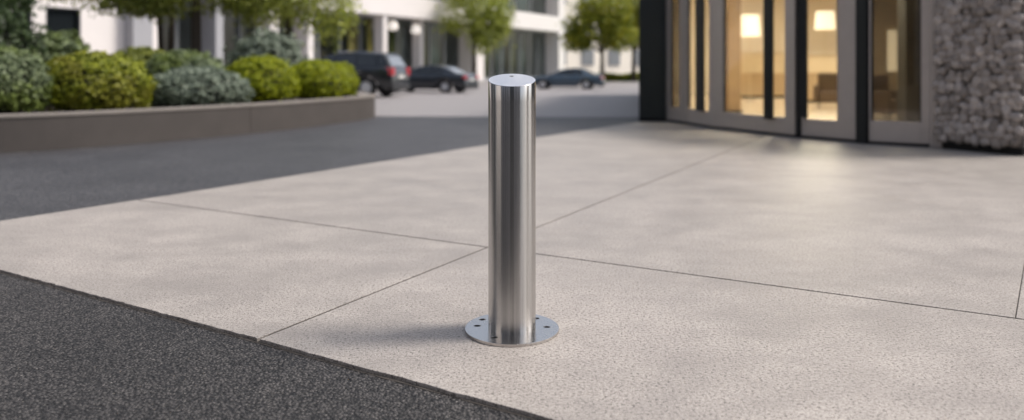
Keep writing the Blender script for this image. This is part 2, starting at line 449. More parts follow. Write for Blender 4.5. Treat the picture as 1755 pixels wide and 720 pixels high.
# ------------------------------------------------------------------ foliage
def leaf_mesh(name, C, N, size, mat, parent, aspect=.55, jitter=.35):
    """C leaf centres, N leaf normals: one diamond-shaped leaf face each"""
    n = len(C); N = N / (np.linalg.norm(N, axis=1, keepdims=True)+1e-9)
    r = rng.normal(size=(n, 3)); A = np.cross(N, r); A /= np.linalg.norm(A, axis=1, keepdims=True)+1e-9
    B = np.cross(N, A); s = (size*(1+jitter*rng.uniform(-1, 1, n)))[:, None]
    P = np.stack([C-A*s, C-B*s*aspect+N*s*.12, C+A*s, C+B*s*aspect+N*s*.12], 1).reshape(-1, 3)
    off = np.array(world_loc(parent)) if parent else np.zeros(3); P = P-off
    me = bpy.data.meshes.new(name)
    me.vertices.add(4*n); me.vertices.foreach_set('co', P.ravel().astype(np.float32))
    me.loops.add(4*n); me.loops.foreach_set('vertex_index', np.arange(4*n, dtype=np.int32))
    me.polygons.add(n); me.polygons.foreach_set('loop_start', np.arange(0, 4*n, 4, dtype=np.int32))
    me.polygons.foreach_set('loop_total', np.full(n, 4, dtype=np.int32))
    me.update(calc_edges=True); me.materials.append(mat)
    o = bpy.data.objects.new(name, me); COL.objects.link(o)
    if parent: o.parent = parent
    return o
def bush(name, label, cat, group, x, y, rx, ry, zb, zt, mat, n=6500, leaf=.022, lumps=(), bumpy=.055):
    """clipped shrub: leaf tufts over an uneven dome, woody core under them"""
    e = empty(name, (x, y, .40)); tag(e, label, cat, group)
    H = (zt-zb)
    cz = zb + H*.38; rz = H*.62
    n = int(n*1.5); nc = max(60, n//22)                         # leaf tufts over the dome
    dc = rng.normal(size=(nc, 3)); dc /= np.linalg.norm(dc, axis=1, keepdims=True)
    dc[:, 2] = np.where(dc[:, 2] < -.6, -dc[:, 2], dc[:, 2])
    rc = 1 + rng.normal(0, bumpy*.8, nc)
    idx = rng.integers(0, nc, n)
    sg = 1.9/math.sqrt(nc)
    d = dc[idx] + rng.normal(0, sg*.50, (n, 3)); dl = np.linalg.norm(d-dc[idx], axis=1); d /= np.linalg.norm(d, axis=1, keepdims=True)
    under = rng.uniform(0, 1, n) < .3
    du = rng.normal(size=(n, 3)); du /= np.linalg.norm(du, axis=1, keepdims=True); du[:, 2] = np.where(du[:, 2] < -.6, -du[:, 2], du[:, 2])
    d = np.where(under[:, None], du, d); dl = np.where(under, .14, dl)
    rad = np.where(under, 1, rc[idx]) + .02 - dl*.6 - np.abs(rng.normal(0, .03, n))
    p = np.stack([x+d[:, 0]*rx*rad, y+d[:, 1]*ry*rad, cz+d[:, 2]*rz*rad], 1)
    p[:, 2] = np.maximum(p[:, 2], zb-.02)
    nn = d*1.0 + rng.normal(0, .55, (n, 3))
    leaf_mesh('foliage', p, nn, leaf, mat, e)
    core = MB(); sg = 18
    pr = []
    for i in range(9):
        a = math.pi*(i/8)-math.pi/2
        pr.append((max(.001, math.cos(a)*.80), math.sin(a)*.80))
    for i in range(8):
        for k in range(sg):
            q = []
            for (ii, kk) in ((i, k), (i, k+1), (i+1, k+1), (i+1, k)):
                t_ = 2*math.pi*kk/sg; rr, zz = pr[ii]
                q.append((x+rx*rr*math.cos(t_), y+ry*rr*math.sin(t_), max(.38, cz+zz*rz)))
            core.poly(q)
    core.build('twig_core', M['twig'], e, smooth=True)
    return e
GB = 'clipped shrubs in the raised planter'
def px_x(px, Y): return (px-877.5)*Y/1300
def zz(py, Y): return EYE + (116-py)*Y/1300
def bush_px(name, label, grp, x0, x1, ytop, ybot, Y, mat, ry=None, **k):
    xc = px_x((x0+x1)/2, Y); rx = (x1-x0)/2*Y/1300
    return bush(name, label, 'shrub', grp, xc, Y, rx, ry or rx, max(.40, zz(ybot, Y)), zz(ytop, Y), mat, **k)
bush_px('rounded_shrub', 'grey-green rounded shrub cut off by the left edge of the picture', GB, -100, 80, 80, 190, 11.0, M['leaf_sage'], n=11000, leaf=.030)
bush_px('rounded_shrub', 'large olive-lime ball shrub, widest of those along the planter front', GB, 66, 254, 91, 187, 12.0, M['leaf_olive'], n=13000, leaf=.028)
bush_px('rounded_shrub', 'silvery grey-green low shrub in front, right of the olive-lime ball', GB, 256, 424, 117, 182, 13.4, M['leaf_grey'], n=10000, leaf=.030, bumpy=.09)
bush_px('rounded_shrub', 'dark grey-green shrub rising just behind the silvery low shrub', GB, 248, 388, 88, 160, 15.0, M['leaf_sage'], n=8000, leaf=.032, bumpy=.09)
bush_px('rounded_shrub', 'bright lime dome shrub beside the silvery low shrub', GB, 384, 510, 97, 172, 14.8, M['leaf_lime'], n=10000, leaf=.024)
bush_px('rounded_shrub', 'bright lime dome shrub, middle one near the planter tip', GB, 484, 598, 103, 168, 16.0, M['leaf_lime'], n=9000, leaf=.024)
bush_px('rounded_shrub', 'small lime shrub at the planter tip in front of the dark SUV', GB, 552, 613, 107, 163, 17.4, M['leaf_lime'], ry=.55, n=6000, leaf=.024)
GS = 'loose shrubs at the back of the planter'
bush_px('loose_shrub', 'blue-grey loose shrub standing behind the two lime domes', GS, 398, 525, 58, 150, 19.0, M['leaf_grey'], n=7000, leaf=.045, bumpy=.16)
bush_px('loose_shrub', 'low green shrub between the olive-lime ball and the tree trunks', GS, 185, 300, 84, 150, 17.5, M['leaf_tree'], n=6000, leaf=.04, bumpy=.12)
bush_px('loose_shrub', 'dark sage shrub below the framed window of the white wall', GS, 20, 150, 60, 150, 16.5, M['leaf_sage'], n=7000, leaf=.045, bumpy=.15)
bush_px('loose_shrub', 'tall dark green shrub at the upper left corner', GS, -140, 62, 5, 170, 15.5, M['leaf_deep'], ry=1.0, n=9000, leaf=.05, bumpy=.2)

def tree(name, label, group, x, y, trunk_r, fork, crown, mat, leaf=.06, per=40, spread=.22, lean=0, zb=-.02, droop=0, stems=1):
    """crown: list of (dx, dy, z, rx, ry, rz, clusters)"""
    e = empty(name, (x, y, zb)); tag(e, label, 'tree', group)
    mb = MB()
    for s_ in range(stems):
        ox = (s_-(stems-1)/2)*.5
        mb.tube([(x+ox*.4, y, zb), (x+ox*.6+lean*.3, y, zb+fork*.5), (x+ox+lean, y, zb+fork)], [trunk_r*1.25, trunk_r, trunk_r*.8], 10)
    tr = mb.build('trunk', M['bark'], e, smooth=True)
    C = []; N = []; lb = MB()
    for (dx, dy, z, rx, ry, rz, n) in crown:
        c0 = np.array([x+dx, y+dy, z])
        lb.tube([(x+lean, y, zb+fork-.1), (x+lean+dx*.5, y+dy*.5, (zb+fork+z)/2+.1), (x+dx, y+dy, z+rz*.4)], [trunk_r*.62, trunk_r*.35, trunk_r*.12], 7)
        for _ in range(n):
            d = rng.normal(size=3); d /= np.linalg.norm(d); rr = rng.uniform(.35, 1.0)**.6
            cc = c0 + d*rr*np.array([rx, ry, rz])
            if rng.uniform() < .12: lb.tube([(x+dx, y+dy, z), tuple((cc+np.array([x+dx, y+dy, z]))/2+[0, 0, .05]), tuple(cc)], [trunk_r*.14, trunk_r*.08, .006], 5)
            k = int(per*rng.uniform(.6, 1.3)); sg = np.array([spread, spread, spread*(.6+droop)])
            pts = cc + rng.normal(size=(k, 3))*sg
            C.append(pts); N.append(rng.normal(size=(k, 3))+np.array([0, 0, .8]))
    C = np.concatenate(C); N = np.concatenate(N)
    leaf_mesh('crown', C, N, leaf, mat, e)
    lb.build('limbs', M['bark'], e, smooth=True)
    return e
GT = 'trees growing in the planter'
tree('broadleaf_tree', 'dark-trunked tree behind the silvery shrubs, trunk in the middle of the planter', GT, px_x(336, 20), 20, .13, 3.0,
     [(0, 0, 3.3, 1.8, 1.2, .85, 95), (-1.6, .2, 3.0, 1.2, 1, .6, 55), (1.5, .2, 3.05, 1.2, 1, .7, 60), (.2, .5, 5, 2, 1.6, 1, 80)], M['leaf_tree'], leaf=.065, per=34, spread=.22, zb=.38)
tree('broadleaf_tree', 'slender drooping light-green tree nearest the dark SUV', GT, px_x(493, 22), 22, .075, 2.7,
     [(.2, 0, 3.2, 1.2, .9, .8, 70), (1.2, -.3, 2.75, .8, .7, .7, 48), (-.7, .1, 3.1, .9, .8, .6, 40), (.4, .2, 4.5, 1.6, 1.4, .9, 70)], M['leaf_fresh'], leaf=.060, per=40, spread=.19, zb=.38, droop=.7)
tree('broadleaf_tree', 'pale twin-stemmed tree left of the dark trunk', GT, px_x(284, 21), 21, .07, 3.2,
     [(-1.0, .2, 3.3, 1.3, 1, .6, 70), (-2.3, .1, 3.6, 1.1, 1, .65, 45), (.2, .4, 4.3, 1.5, 1.2, .8, 50)], M['leaf_tree'], leaf=.065, per=40, spread=.2, zb=.38, stems=2)
tree('broadleaf_tree', 'leafy tree at the far left edge above the dark shrub', GT, px_x(-15, 17), 17, .1, 2.2,
     [(.1, 0, 2.9, .9, .8, .8, 60), (.3, .1, 4, 1.2, 1, .8, 50)], M['leaf_deep'], leaf=.06, per=42, spread=.18, zb=.38)
GA = 'trees across the parking area'
tree('avenue_tree', 'light green tree in front of the white facade pier', GA, px_x(813, 57), 57, .17, 3.2,
     [(-.7, 0, 4.7, 1.9, 1.3, 1.2, 48), (1.2, 0, 4.1, 1.5, 1.2, 1.2, 50), (.6, 0, 3.0, 1.0, .9, .7, 18), (0, .3, 6.3, 2.6, 2, 1.3, 70), (2.0, 0, 4.7, .9, .8, .9, 30)], M['leaf_fresh'], leaf=.13, per=30, spread=.34, droop=.4)
tree('avenue_tree', 'full green tree just right of the white office corner', GA, px_x(1032, 56), 56, .16, 2.3,
     [(-.9, 0, 3.9, 1.9, 1.3, 1.4, 95), (1.1, 0, 3.7, 1.5, 1.3, 1.4, 75), (.1, .2, 5.4, 2.2, 1.7, 1.2, 90), (-2.0, 0, 3.1, .8, .8, .7, 30)], M['leaf_avenue'], leaf=.13, per=34, spread=.30)
tree('avenue_tree', 'green tree partly hidden by the dark entrance wall', GA, px_x(1086, 60), 60, .16, 2.4,
     [(-.3, 0, 4.2, 1.9, 1.6, 1.7, 120), (1.6, 0, 4.3, 1.8, 1.6, 1.6, 90), (.3, .3, 6, 2.2, 1.7, 1.3, 90)], M['leaf_avenue'], leaf=.13, per=34, spread=.32)
# low hedge and lawn strip beyond the parking area
def hedge(name, label, x0, y0, x1, y1, hgt, wd, mat, n):
    e = empty(name, (x0, y0, -.02)); tag(e, label, 'hedge')
    a = np.array([x0, y0]); b = np.array([x1, y1]); t_ = rng.uniform(0, 1, n); d = (b-a)/np.linalg.norm(b-a); nn = np.array([-d[1], d[0]])
    off = rng.uniform(-1, 1, n); z = hgt*(1-np.abs(rng.normal(0, .18, n))*1.0)*(1-.25*off**4); z *= 1+.12*np.sin(t_*37)
    low = rng.uniform(0, 1, n) < .5; z = np.where(low, z*rng.uniform(.05, 1, n), z); off = np.where(low, np.sign(off), off)
    P = np.stack([a[0]+d[0]*t_*np.linalg.norm(b-a)+nn[0]*off*wd, a[1]+d[1]*t_*np.linalg.norm(b-a)+nn[1]*off*wd, z], 1)
    leaf_mesh('foliage', P, rng.normal(size=(n, 3))+np.array([0, 0, .6]), .09, mat, e)
    MB().wall((x0, y0), (x1, y1), wd*1.6, -.02, hgt*.75, 0).build('twig_core', M['twig'], e)
hedge('low_hedge', 'low clipped green hedge behind the blue-grey saloon', 6.9, 61, 22, 66, .62, .6, M['leaf_avenue'], 9000)
struct('lawn', MB().prism([(5.4, 59.6), (60, 66), (60, 90), (5.4, 84)], -.0195, .03), M['lawn'])

# ------------------------------------------------------------------ office building across the parking area
FA = Vector((-10.1, 49.0)); FB = Vector((4.85, 76.5)); D = (FB-FA).normalized(); NO = Vector((D.y, -D.x))   # NO: outwards
def sx(px):                                   # distance along the facade seen at column px
    k = (px-877.5)/1300; return (k*FA.y-FA.x)/(D.x-k*D.y)
def fp(s_, o=0): p = FA+D*s_+NO*o; return (p.x, p.y)
Z1, Z2, Z3 = 4.68, 6.20, 10.0
off = empty('office_building', (*fp(0), -.02)); tag(off, 'long white office block with glazed ground floor across the parking area', 'building')
S0, S1 = -34.0, sx(968)
def seg(mb, s0, s1, o0, o1, z0, z1): return mb.prism([fp(s0, o0), fp(s1, o0), fp(s1, o1), fp(s0, o1)], z0, z1)
seg(MB(), S0, S1, -14, 0, Z1, Z2).build('fascia', M['white'], off, bevel=.03)
seg(MB(), S0, S1, -14, 0, Z3, Z3+1.4).build('upper_fascia', M['white'], off, bevel=.03)
seg(MB(), S0, S1, -14, -13.7, 0, Z1-.004).build('rear_wall', M['plaster_warm'], off)
seg(MB(), S0, S1, -14, -13.7, Z2+.004, Z3-.004).build('rear_wall', M['plaster_warm'], off)
seg(MB(), S0, S1+.2, -14.2, .25, -.02, .06).build('plinth', M['grey_panel'], off)
REC = -1.5
# solid end wall and piers
def pier(s0, s1, z0, z1, mat='white', o0=REC-.25, o1=-.012): seg(MB(), s0, s1, o0, o1, z0, z1).build('pier', M[mat], off, bevel=.02)
pier(S1-1.4, S1-.01, .062, Z1-.004); pier(S1-1.4, S1-.01, Z2+.004, Z3-.004)
seg(MB(), S1-1.38, S1-.03, -13.6, REC-.26, .062, Z1-.004).build('end_wall', M['white'], off)
seg(MB(), S1-1.38, S1-.03, -13.6, REC-.26, Z2+.004, Z3-.004).build('end_wall', M['white'], off)
pier(sx(813), sx(830), .062, Z1-.004)
pier(sx(662)-.2, sx(662)+.25, .062, Z1-.004, 'white', -.9, -.1)
pier(sx(736)-.2, sx(736)+.25, .062, Z1-.004, 'white', REC+.05, -.7)
SW = sx(600)
pier(sx(372), sx(372)+.5, .062, Z1-.004, 'grey_panel', -1.3, -.1)
pier(sx(466), sx(466)+.6, .062, Z1-.004, 'white', -1.3, -.1)
pier(sx(530), sx(530)+.5, .062, Z1-.004, 'white', -1.3, -.1)
# glazing
def glazing(s0, s1, z0, z1, step, name='window'):
    n = max(1, round((s1-s0)/step)); w_ = (s1-s0)/n
    for i in range(n):
        a, b2 = s0+i*w_, s0+(i+1)*w_
        mbf = MB(); seg(mbf, a, a+.09, REC-.12, REC, z0, z1); seg(mbf, b2-.09, b2-.002, REC-.12, REC, z0, z1)
        seg(mbf, a+.09, b2-.092, REC-.12, REC, z1-.12, z1); seg(mbf, a+.09, b2-.092, REC-.12, REC, z0, z0+.15)
        fr = mbf.build('window', M['mullion'], off)
        seg(MB(), a+.09, b2-.092, REC-.07, REC-.05, z0+.15, z1-.12).build('pane', M['glass_far'], fr)
gl_bottom = .064
SG0 = sx(275)
glazing(SG0, sx(813)-.02, gl_bottom, Z1-.004, 2.0)
glazing(sx(830)+.02, S1-1.42, gl_bottom, Z1-.004, 1.9)
glazing(SG0, S1-1.42, Z2+.004, Z3-.004, 3.2)
# curtains and partitions behind the glass: pleated lengths of cloth
cur_cols = {'c_yellow': (.62, .46, .14), 'c_olive': (.16, .17, .06), 'c_teal': (.10, .15, .14), 'c_grey': (.28, .29, .29), 'c_dark': (.025, .03, .03), 'c_cream': (.62, .55, .42)}
for k_, v_ in cur_cols.items(): M[k_] = simple(k_.replace('c_', '')+'_curtain', v_, .85, var=.2, scale=3)
def curtain(s0, s1, z0, z1, mat, o=REC-.45):
    mb = MB(); n = max(4, int((s1-s0)/.12)); pts = [fp(s0+(s1-s0)*i/n, o+(.07 if i % 2 else -.07)) for i in range(n+1)]
    for i in range(n): mb.poly([(*pts[i], z0), (*pts[i+1], z0), (*pts[i+1], z1), (*pts[i], z1)])
    o_ = mb.build('curtain', M[mat], off, smooth=True)
    md = o_.modifiers.new('thick', 'SOLIDIFY'); md.thickness = .01
for a, b2, m_ in ((404, 420, 'c_yellow'), (452, 464, 'c_cream'), (500, 514, 'c_grey'), (545, 566, 'c_cream'), (612, 621, 'c_olive'), (636, 652, 'c_yellow'), (668, 676, 'c_yellow'), (680, 694, 'c_dark'),
                  (696, 701, 'c_grey'), (705, 722, 'c_olive'), (724, 732, 'c_grey'), (748, 766, 'c_olive'), (772, 790, 'c_teal'), (840, 852, 'c_dark'), (856, 874, 'c_olive'), (880, 896, 'c_teal'), (902, 912, 'c_olive'), (916, 932, 'c_teal')):
    curtain(sx(a), sx(b2), .1, Z1-.15, m_)
for a, b2, m_ in ((850, 868, 'c_grey'), (872, 896, 'c_teal'), (898, 915, 'c_grey'), (917, 934, 'c_teal')):
    curtain(sx(a), sx(b2), Z2+.05, Z3-.2, m_)
seg(MB(), SG0, S1-1.45, -9, -8.8, .065, Z1-.01).build('partition', M['grey_panel'], off)
seg(MB(), SG0, S1-1.45, -9, -8.8, Z2+.01, Z3-.01).build('partition', M['grey_panel'], off)
# solid white wing at the left with window openings
def wallseg(a, b2, z0=.062, z1=Z1-.004, o0=-.45, o1=-.02, m_='white'): seg(MB(), a, b2, o0, o1, z0, z1).build('wall', M[m_], off)
wz0, wz1 = .9, 3.66
xs = [sx(v_) for v_ in (-60, 20, 55, 79, 139, 180, 214, 275)]
wallseg(S0, xs[1]); wallseg(xs[2], xs[3]); wallseg(xs[4], xs[5]); wallseg(xs[5], xs[7])
seg(MB(), sx(214)-.02, sx(214)+1.0, -.019, .62, .062, Z1-.004).build('pier', M['grey_panel'], off, bevel=.02)
for a, b2 in ((xs[1], xs[2]), (xs[3], xs[4])):
    wallseg(a+.001, b2-.001, wz1, Z1-.004); wallseg(a+.001, b2-.001, .062, wz0)
    mbf = MB(); seg(mbf, a+.003, a+.09, -.35, -.06, wz0, wz1-.002); seg(mbf, b2-.09, b2-.003, -.35, -.06, wz0, wz1-.002)
    seg(mbf, a+.09, b2-.09, -.35, -.06, wz1-.09, wz1-.002); seg(mbf, a+.09, b2-.09, -.35, -.06, wz0, wz0+.08)
    fr = mbf.build('window', M['dark_metal'], off)
    seg(MB(), a+.09, b2-.09, -.24, -.22, wz0+.08, wz1-.09).build('pane', M['car_glass'], fr)
seg(MB(), S0, SG0, -8, -7.8, .065, Z1-.01).build('partition', M['c_dark'], off)
seg(MB(), S0, SG0, -14, -.3, Z2+.004, Z3-.004).build('upper_wall', M['white'], off)
# pendants under the soffit
def pendant(px, o, zt, r, label):
    x, y = fp(sx(px), o); e = empty('pendant_lamp', (x, y, Z1)); tag(e, label, 'lamp', 'pendant lamps under the office soffit')
    MB().tube([(x, y, Z1), (x, y, zt+.02)], .015, 6).build('cord', M['dark_metal'], e)
    MB().lathe([(.02, zt), (r*.6, zt-.05), (r, zt-.35), (r*.98, zt-.62), (r*.3, zt-.72), (.01, zt-.72)], c=(x, y, 0), seg=20).build('lamp_shade', M['pendant_lit'], e, smooth=True)
pendant(688, -.75, 4.45, .36, 'white pendant lamp under the soffit above the dark SUV')
pendant(727, -.75, 4.3, .36, 'white pendant lamp under the soffit above the dark saloon')

# pale building beyond
fb = empty('pale_building', (25, 118, -.02)); tag(fb, 'bright cream block far behind the avenue trees', 'building')
fb.rotation_euler[2] = R(33)
MB().box((-14, 112, -.02), (70, 130, 22)).build('wall', M['cream'], fb)
for ix in range(16):
    for iz in range(5):
        x = -11.5+ix*4.6; z = 1.4+iz*4.0
        f_ = MB().box((x, 111.85, z), (x+2.0, 112.1, z+2.2)).build('window', M['grey_panel'], fb)
        MB().box((x+.1, 111.80, z+.1), (x+1.9, 111.84, z+2.1)).build('pane', M['mullion'], f_)

# ------------------------------------------------------------------ cars
def make_car(name, label, loc, rz, paintm, kind, scale=1.0, zs=1.0):
    e = empty(name, loc, rz); tag(e, label, 'car', 'cars parked along the far kerb'); e.scale = (scale, scale, scale*zs)
    if kind == 'suv':
        L, W, H, wr, wb = 4.75, 1.92, 1.70, .375, 2.80
        top = [(2.36, .62), (2.30, .86), (1.95, 1.00), (1.05, 1.10), (.2, 1.12), (-1.0, 1.14), (-2.0, 1.16), (-2.28, 1.13), (-2.37, .95), (-2.38, .60)]
        belt = [(1.10, 1.08, .84), (.1, 1.10, .86), (-.95, 1.12, .87), (-1.9, 1.14, .86), (-2.30, 1.13, .80)]
        roof = [(.42, 1.60, .62), (-.1, 1.68, .68), (-.95, 1.70, .70), (-1.75, 1.66, .68), (-2.02, 1.60, .63)]
        wins = [(0, .30, 1, -.04), (1, .03, 1.0, -.05), (2, .02, .92, 0)]
    else:
        L, W, H, wr, wb = 4.65, 1.82, 1.42, .33, 2.72
        top = [(2.31, .50), (2.25, .68), (1.9, .80), (1.05, .92), (.2, .94), (-1.0, .97), (-1.7, .99), (-2.2, .97), (-2.31, .84), (-2.32, .50)]
        belt = [(1.05, .90, .78), (.2, .92, .82), (-.75, .95, .83), (-1.35, .96, .80), (-1.85, .97, .72)]
        roof = [(.25, 1.33, .56), (-.05, 1.39, .60), (-.6, 1.42, .61), (-1.0, 1.38, .60), (-1.15, 1.34, .56)]
        wins = [(0, .32, 1, -.04), (1, .03, 1.0, -.05), (2, .02, .85, 0)]
    hw = W/2; zb = .24 if kind == 'suv' else .19
    body = MB(); rings = []
    xs_ = []
    for i in range(len(top)-1):
        (xa, za), (xb, zb2) = top[i], top[i+1]; n = max(1, int(abs(xa-xb)/.22))
        for k in range(n): xs_.append((xa+(xb-xa)*k/n, za+(zb2-za)*k/n))
    xs_.append(top[-1])
    axles = (wb/2+.02, -wb/2+.02)
    for x, z in xs_:
        q = min(1, max(0, (abs(x)-L*.36)/(L*.14))); hx = hw*(1-.13*q*q)
        bot = zb + (.10*q if True else 0)
        for ax in axles:
            dxx = abs(x-ax)
            if dxx < wr*1.17: bot = max(bot, wr + math.sqrt((wr*1.17)**2-dxx**2))
        sh = z-.05
        r_ = [(0, bot if bot < z-.2 else z-.2), (hx*.9, min(bot, sh-.1)), (hx*.985, min(bot+.03, sh-.08)), (hx, max((zb+z)/2, bot+.02) if bot < .7 else min(bot+.05, sh-.06)), (hx*.985, sh-.04), (hx*.93, z-.01), (hx*.6, z+.02), (0, z+.03)]
        full = [(x, -y, zz_) for y, zz_ in r_] + [(x, y, zz_) for y, zz_ in r_[::-1][1:-1]]
        rings.append(full)
    for i in range(len(rings)-1):
        n = len(rings[i])
        for k in range(n): body.poly([rings[i][k], rings[i][(k+1) % n], rings[i+1][(k+1) % n], rings[i+1][k]])
    body.poly(rings[0]); body.poly(rings[-1])
    bo = body.build('body', paintm, e, local=True, smooth=True)
    # cabin
    cab = MB(); n = len(belt)
    for sgn in (-1, 1):
        for i in range(n-1):
            b0, b1, r0, r1 = belt[i], belt[i+1], roof[i], roof[i+1]
            cab.poly([(b0[0], sgn*b0[2], b0[1]-.06), (b1[0], sgn*b1[2], b1[1]-.06), (r1[0], sgn*r1[2], r1[1]), (r0[0], sgn*r0[2], r0[1])])
            cab.poly([(r0[0], sgn*r0[2], r0[1]), (r1[0], sgn*r1[2], r1[1]), (r1[0], 0, r1[1]+.035), (r0[0], 0, r0[1]+.035)])
    for i_ in (0, n-1):
        b0, r0 = belt[i_], roof[i_]
        cab.poly([(b0[0], -b0[2], b0[1]-.06), (r0[0], -r0[2], r0[1]), (r0[0], 0, r0[1]+.035), (r0[0], r0[2], r0[1]), (b0[0], b0[2], b0[1]-.06)])
    cab.build('cabin', paintm, e, local=True, smooth=False, bevel=.02)
    def sidept(i, u, v, sgn, o=.008):
        b0, b1, r0, r1 = [Vector((p[0], sgn*p[2], p[1])) for p in (belt[i], belt[i+1], roof[i], roof[i+1])]
        p = (b0*(1-u)+b1*u)*(1-v)+(r0*(1-u)+r1*u)*v; p.y += sgn*o; p.z += .003; return tuple(p)
    for sgn in (-1, 1):
        for (i, u0, u1, _) in wins:
            MB().poly([sidept(i, u0, .06, sgn), sidept(i, u1*.96 if i < 3 else u1, .06, sgn), sidept(i, u1*.96, .86, sgn), sidept(i, u0+(.10 if i == 0 else 0), .86, sgn)]).build('side_window', M['car_glass'], e, local=True)
        if kind == 'suv':
            MB().poly([sidept(3, .04, .12, sgn), sidept(3, .60, .30, sgn), sidept(3, .55, .82, sgn), sidept(3, .02, .84, sgn)]).build('side_window', M['car_glass'], e, local=True)
            MB().tube([sidept(0, .9, 1.03, sgn, -.02), sidept(1, .5, 1.07, sgn, -.02), sidept(3, .6, 1.05, sgn, -.02)], .02, 6).build('roof_rail', M['chrome'], e, local=True)
    def endq(i_, f0, f1, w0, w1, o):
        b0, r0 = belt[i_], roof[i_]; bx, bz, rx_, rz_ = b0[0], b0[1], r0[0], r0[1]
        p = lambda f, s_: (bx+(rx_-bx)*f+o, s_*(b0[2]+(r0[2]-b0[2])*f)*w0, bz+(rz_-bz)*f+.01+.02*(1-abs(s_)))
        return MB().poly([p(f0, -1), p(f0, 1), p(f1, 1), p(f1, -1)])
    endq(0, .06, .93, .93, .9, .012).build('windshield', M['car_glass'], e, local=True)
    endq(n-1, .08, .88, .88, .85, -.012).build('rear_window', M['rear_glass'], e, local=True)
    # wheels
    for ax in axles:
        for sgn in (-1, 1):
            wy = sgn*(hw-.09)
            ty = MB().lathe([(wr*.62, -.11), (wr*.9, -.115), (wr*.99, -.09), (wr, 0), (wr*.99, .09), (wr*.9, .115), (wr*.62, .11)], c=(ax, wy, wr), seg=28, axis='y')
            wl_ = empty('wheel', (0, 0, 0)); wl_.parent = e
            ty.build('tyre', M['rubber'], wl_, local=True, smooth=True)
            rm = MB().lathe([(wr*.63, .10*sgn), (wr*.56, .105*sgn), (wr*.54, .06*sgn)], c=(ax, wy, wr), seg=28, axis='y')
            for k in range(7):
                a = 2*math.pi*k/7
                p0 = Vector((ax, wy+.09*sgn, wr)); p1 = p0+Vector((math.cos(a)*wr*.58, 0, math.sin(a)*wr*.58))
                rm.tube([p0, p1], [wr*.12, wr*.085], 6)
            rm.lathe([(0, .03*sgn), (wr*.62, .03*sgn)], c=(ax, wy, wr), seg=28, axis='y')
            rm.build('rim', M['rim'], wl_, local=True)
    # bumpers, lights, plate, handles, mirrors
    xr = -L/2-.005
    zr = .42 if kind == 'suv' else .36
    bm_ = MB()
    for (x0, x1, hh) in ((xr-.03, xr+.22, zr),):
        bm_.box((x0, -hw*.86, zb+.02), (x1, hw*.86, hh+.06))
    bm_.build('rear_bumper', M['plastic'], e, local=True, bevel=.03)
    MB().box((L/2-.25, -hw*.84, zb+.02), (L/2+.02, hw*.84, zr+.05)).build('front_bumper', M['plastic'], e, local=True, bevel=.03)
    tz0, tz1 = (.82, 1.12) if kind == 'suv' else (.72, .90)
    for sgn in (-1, 1):
        y0, y1 = sorted((sgn*hw*.60, sgn*hw*.905))
        MB().box((xr-.012, y0, tz0), (xr+.34, y1, tz1)).build('taillight', M['tail'], e, local=True, bevel=.03)
        MB().box((L/2-.30, y0, tz0-.14), (L/2+.004, y1, tz0+.02)).build('headlight', M['headlight'], e, local=True, bevel=.03)
        y0, y1 = sorted((sgn*(belt[0][2]+.05), sgn*(belt[0][2]+.24)))
        MB().box((.78, y0, belt[0][1]), (.93, y1, belt[0][1]+.14)).build('side_mirror', paintm, e, local=True, bevel=.03)
        for hxp in (.05, -.95):
            y0, y1 = sorted((sgn*(hw-.01), sgn*(hw+.02)))
            MB().box((hxp-.22, y0, belt[1][1]-.16), (hxp-.04, y1, belt[1][1]-.13)).build('door_handle', M['chrome'], e, local=True)
    MB().box((xr-.02, -.26, tz0-.10), (xr+.1, .26, tz0+.02)).build('licence_plate', M['plate'], e, local=True)
    MB().box((xr-.016, -hw*.5, tz0+.05), (xr+.1, hw*.5, tz0+.08)).build('trim_bar', M['chrome'], e, local=True)
    return e
def head(th): return math.pi - R(th)         # front points left and away by th degrees
p = gp(668, 165); make_car('suv', 'dark graphite SUV parked behind the tip of the planter', (p.x-1.82, p.y+.35, -.02), head(15), M['paint_black'], 'suv', 1.0, 1.0)
make_car('saloon_car', 'dark navy saloon parked between the SUV and the bollard', (px_x(733, 34.2), 34.2, -.02), head(20), M['paint_navy'], 'saloon', .93, .93)
make_car('saloon_car', 'blue-grey saloon parked right of the bollard', (px_x(971, 39.6), 39.6, -.02), head(12), M['paint_blue'], 'saloon', .83, .92)

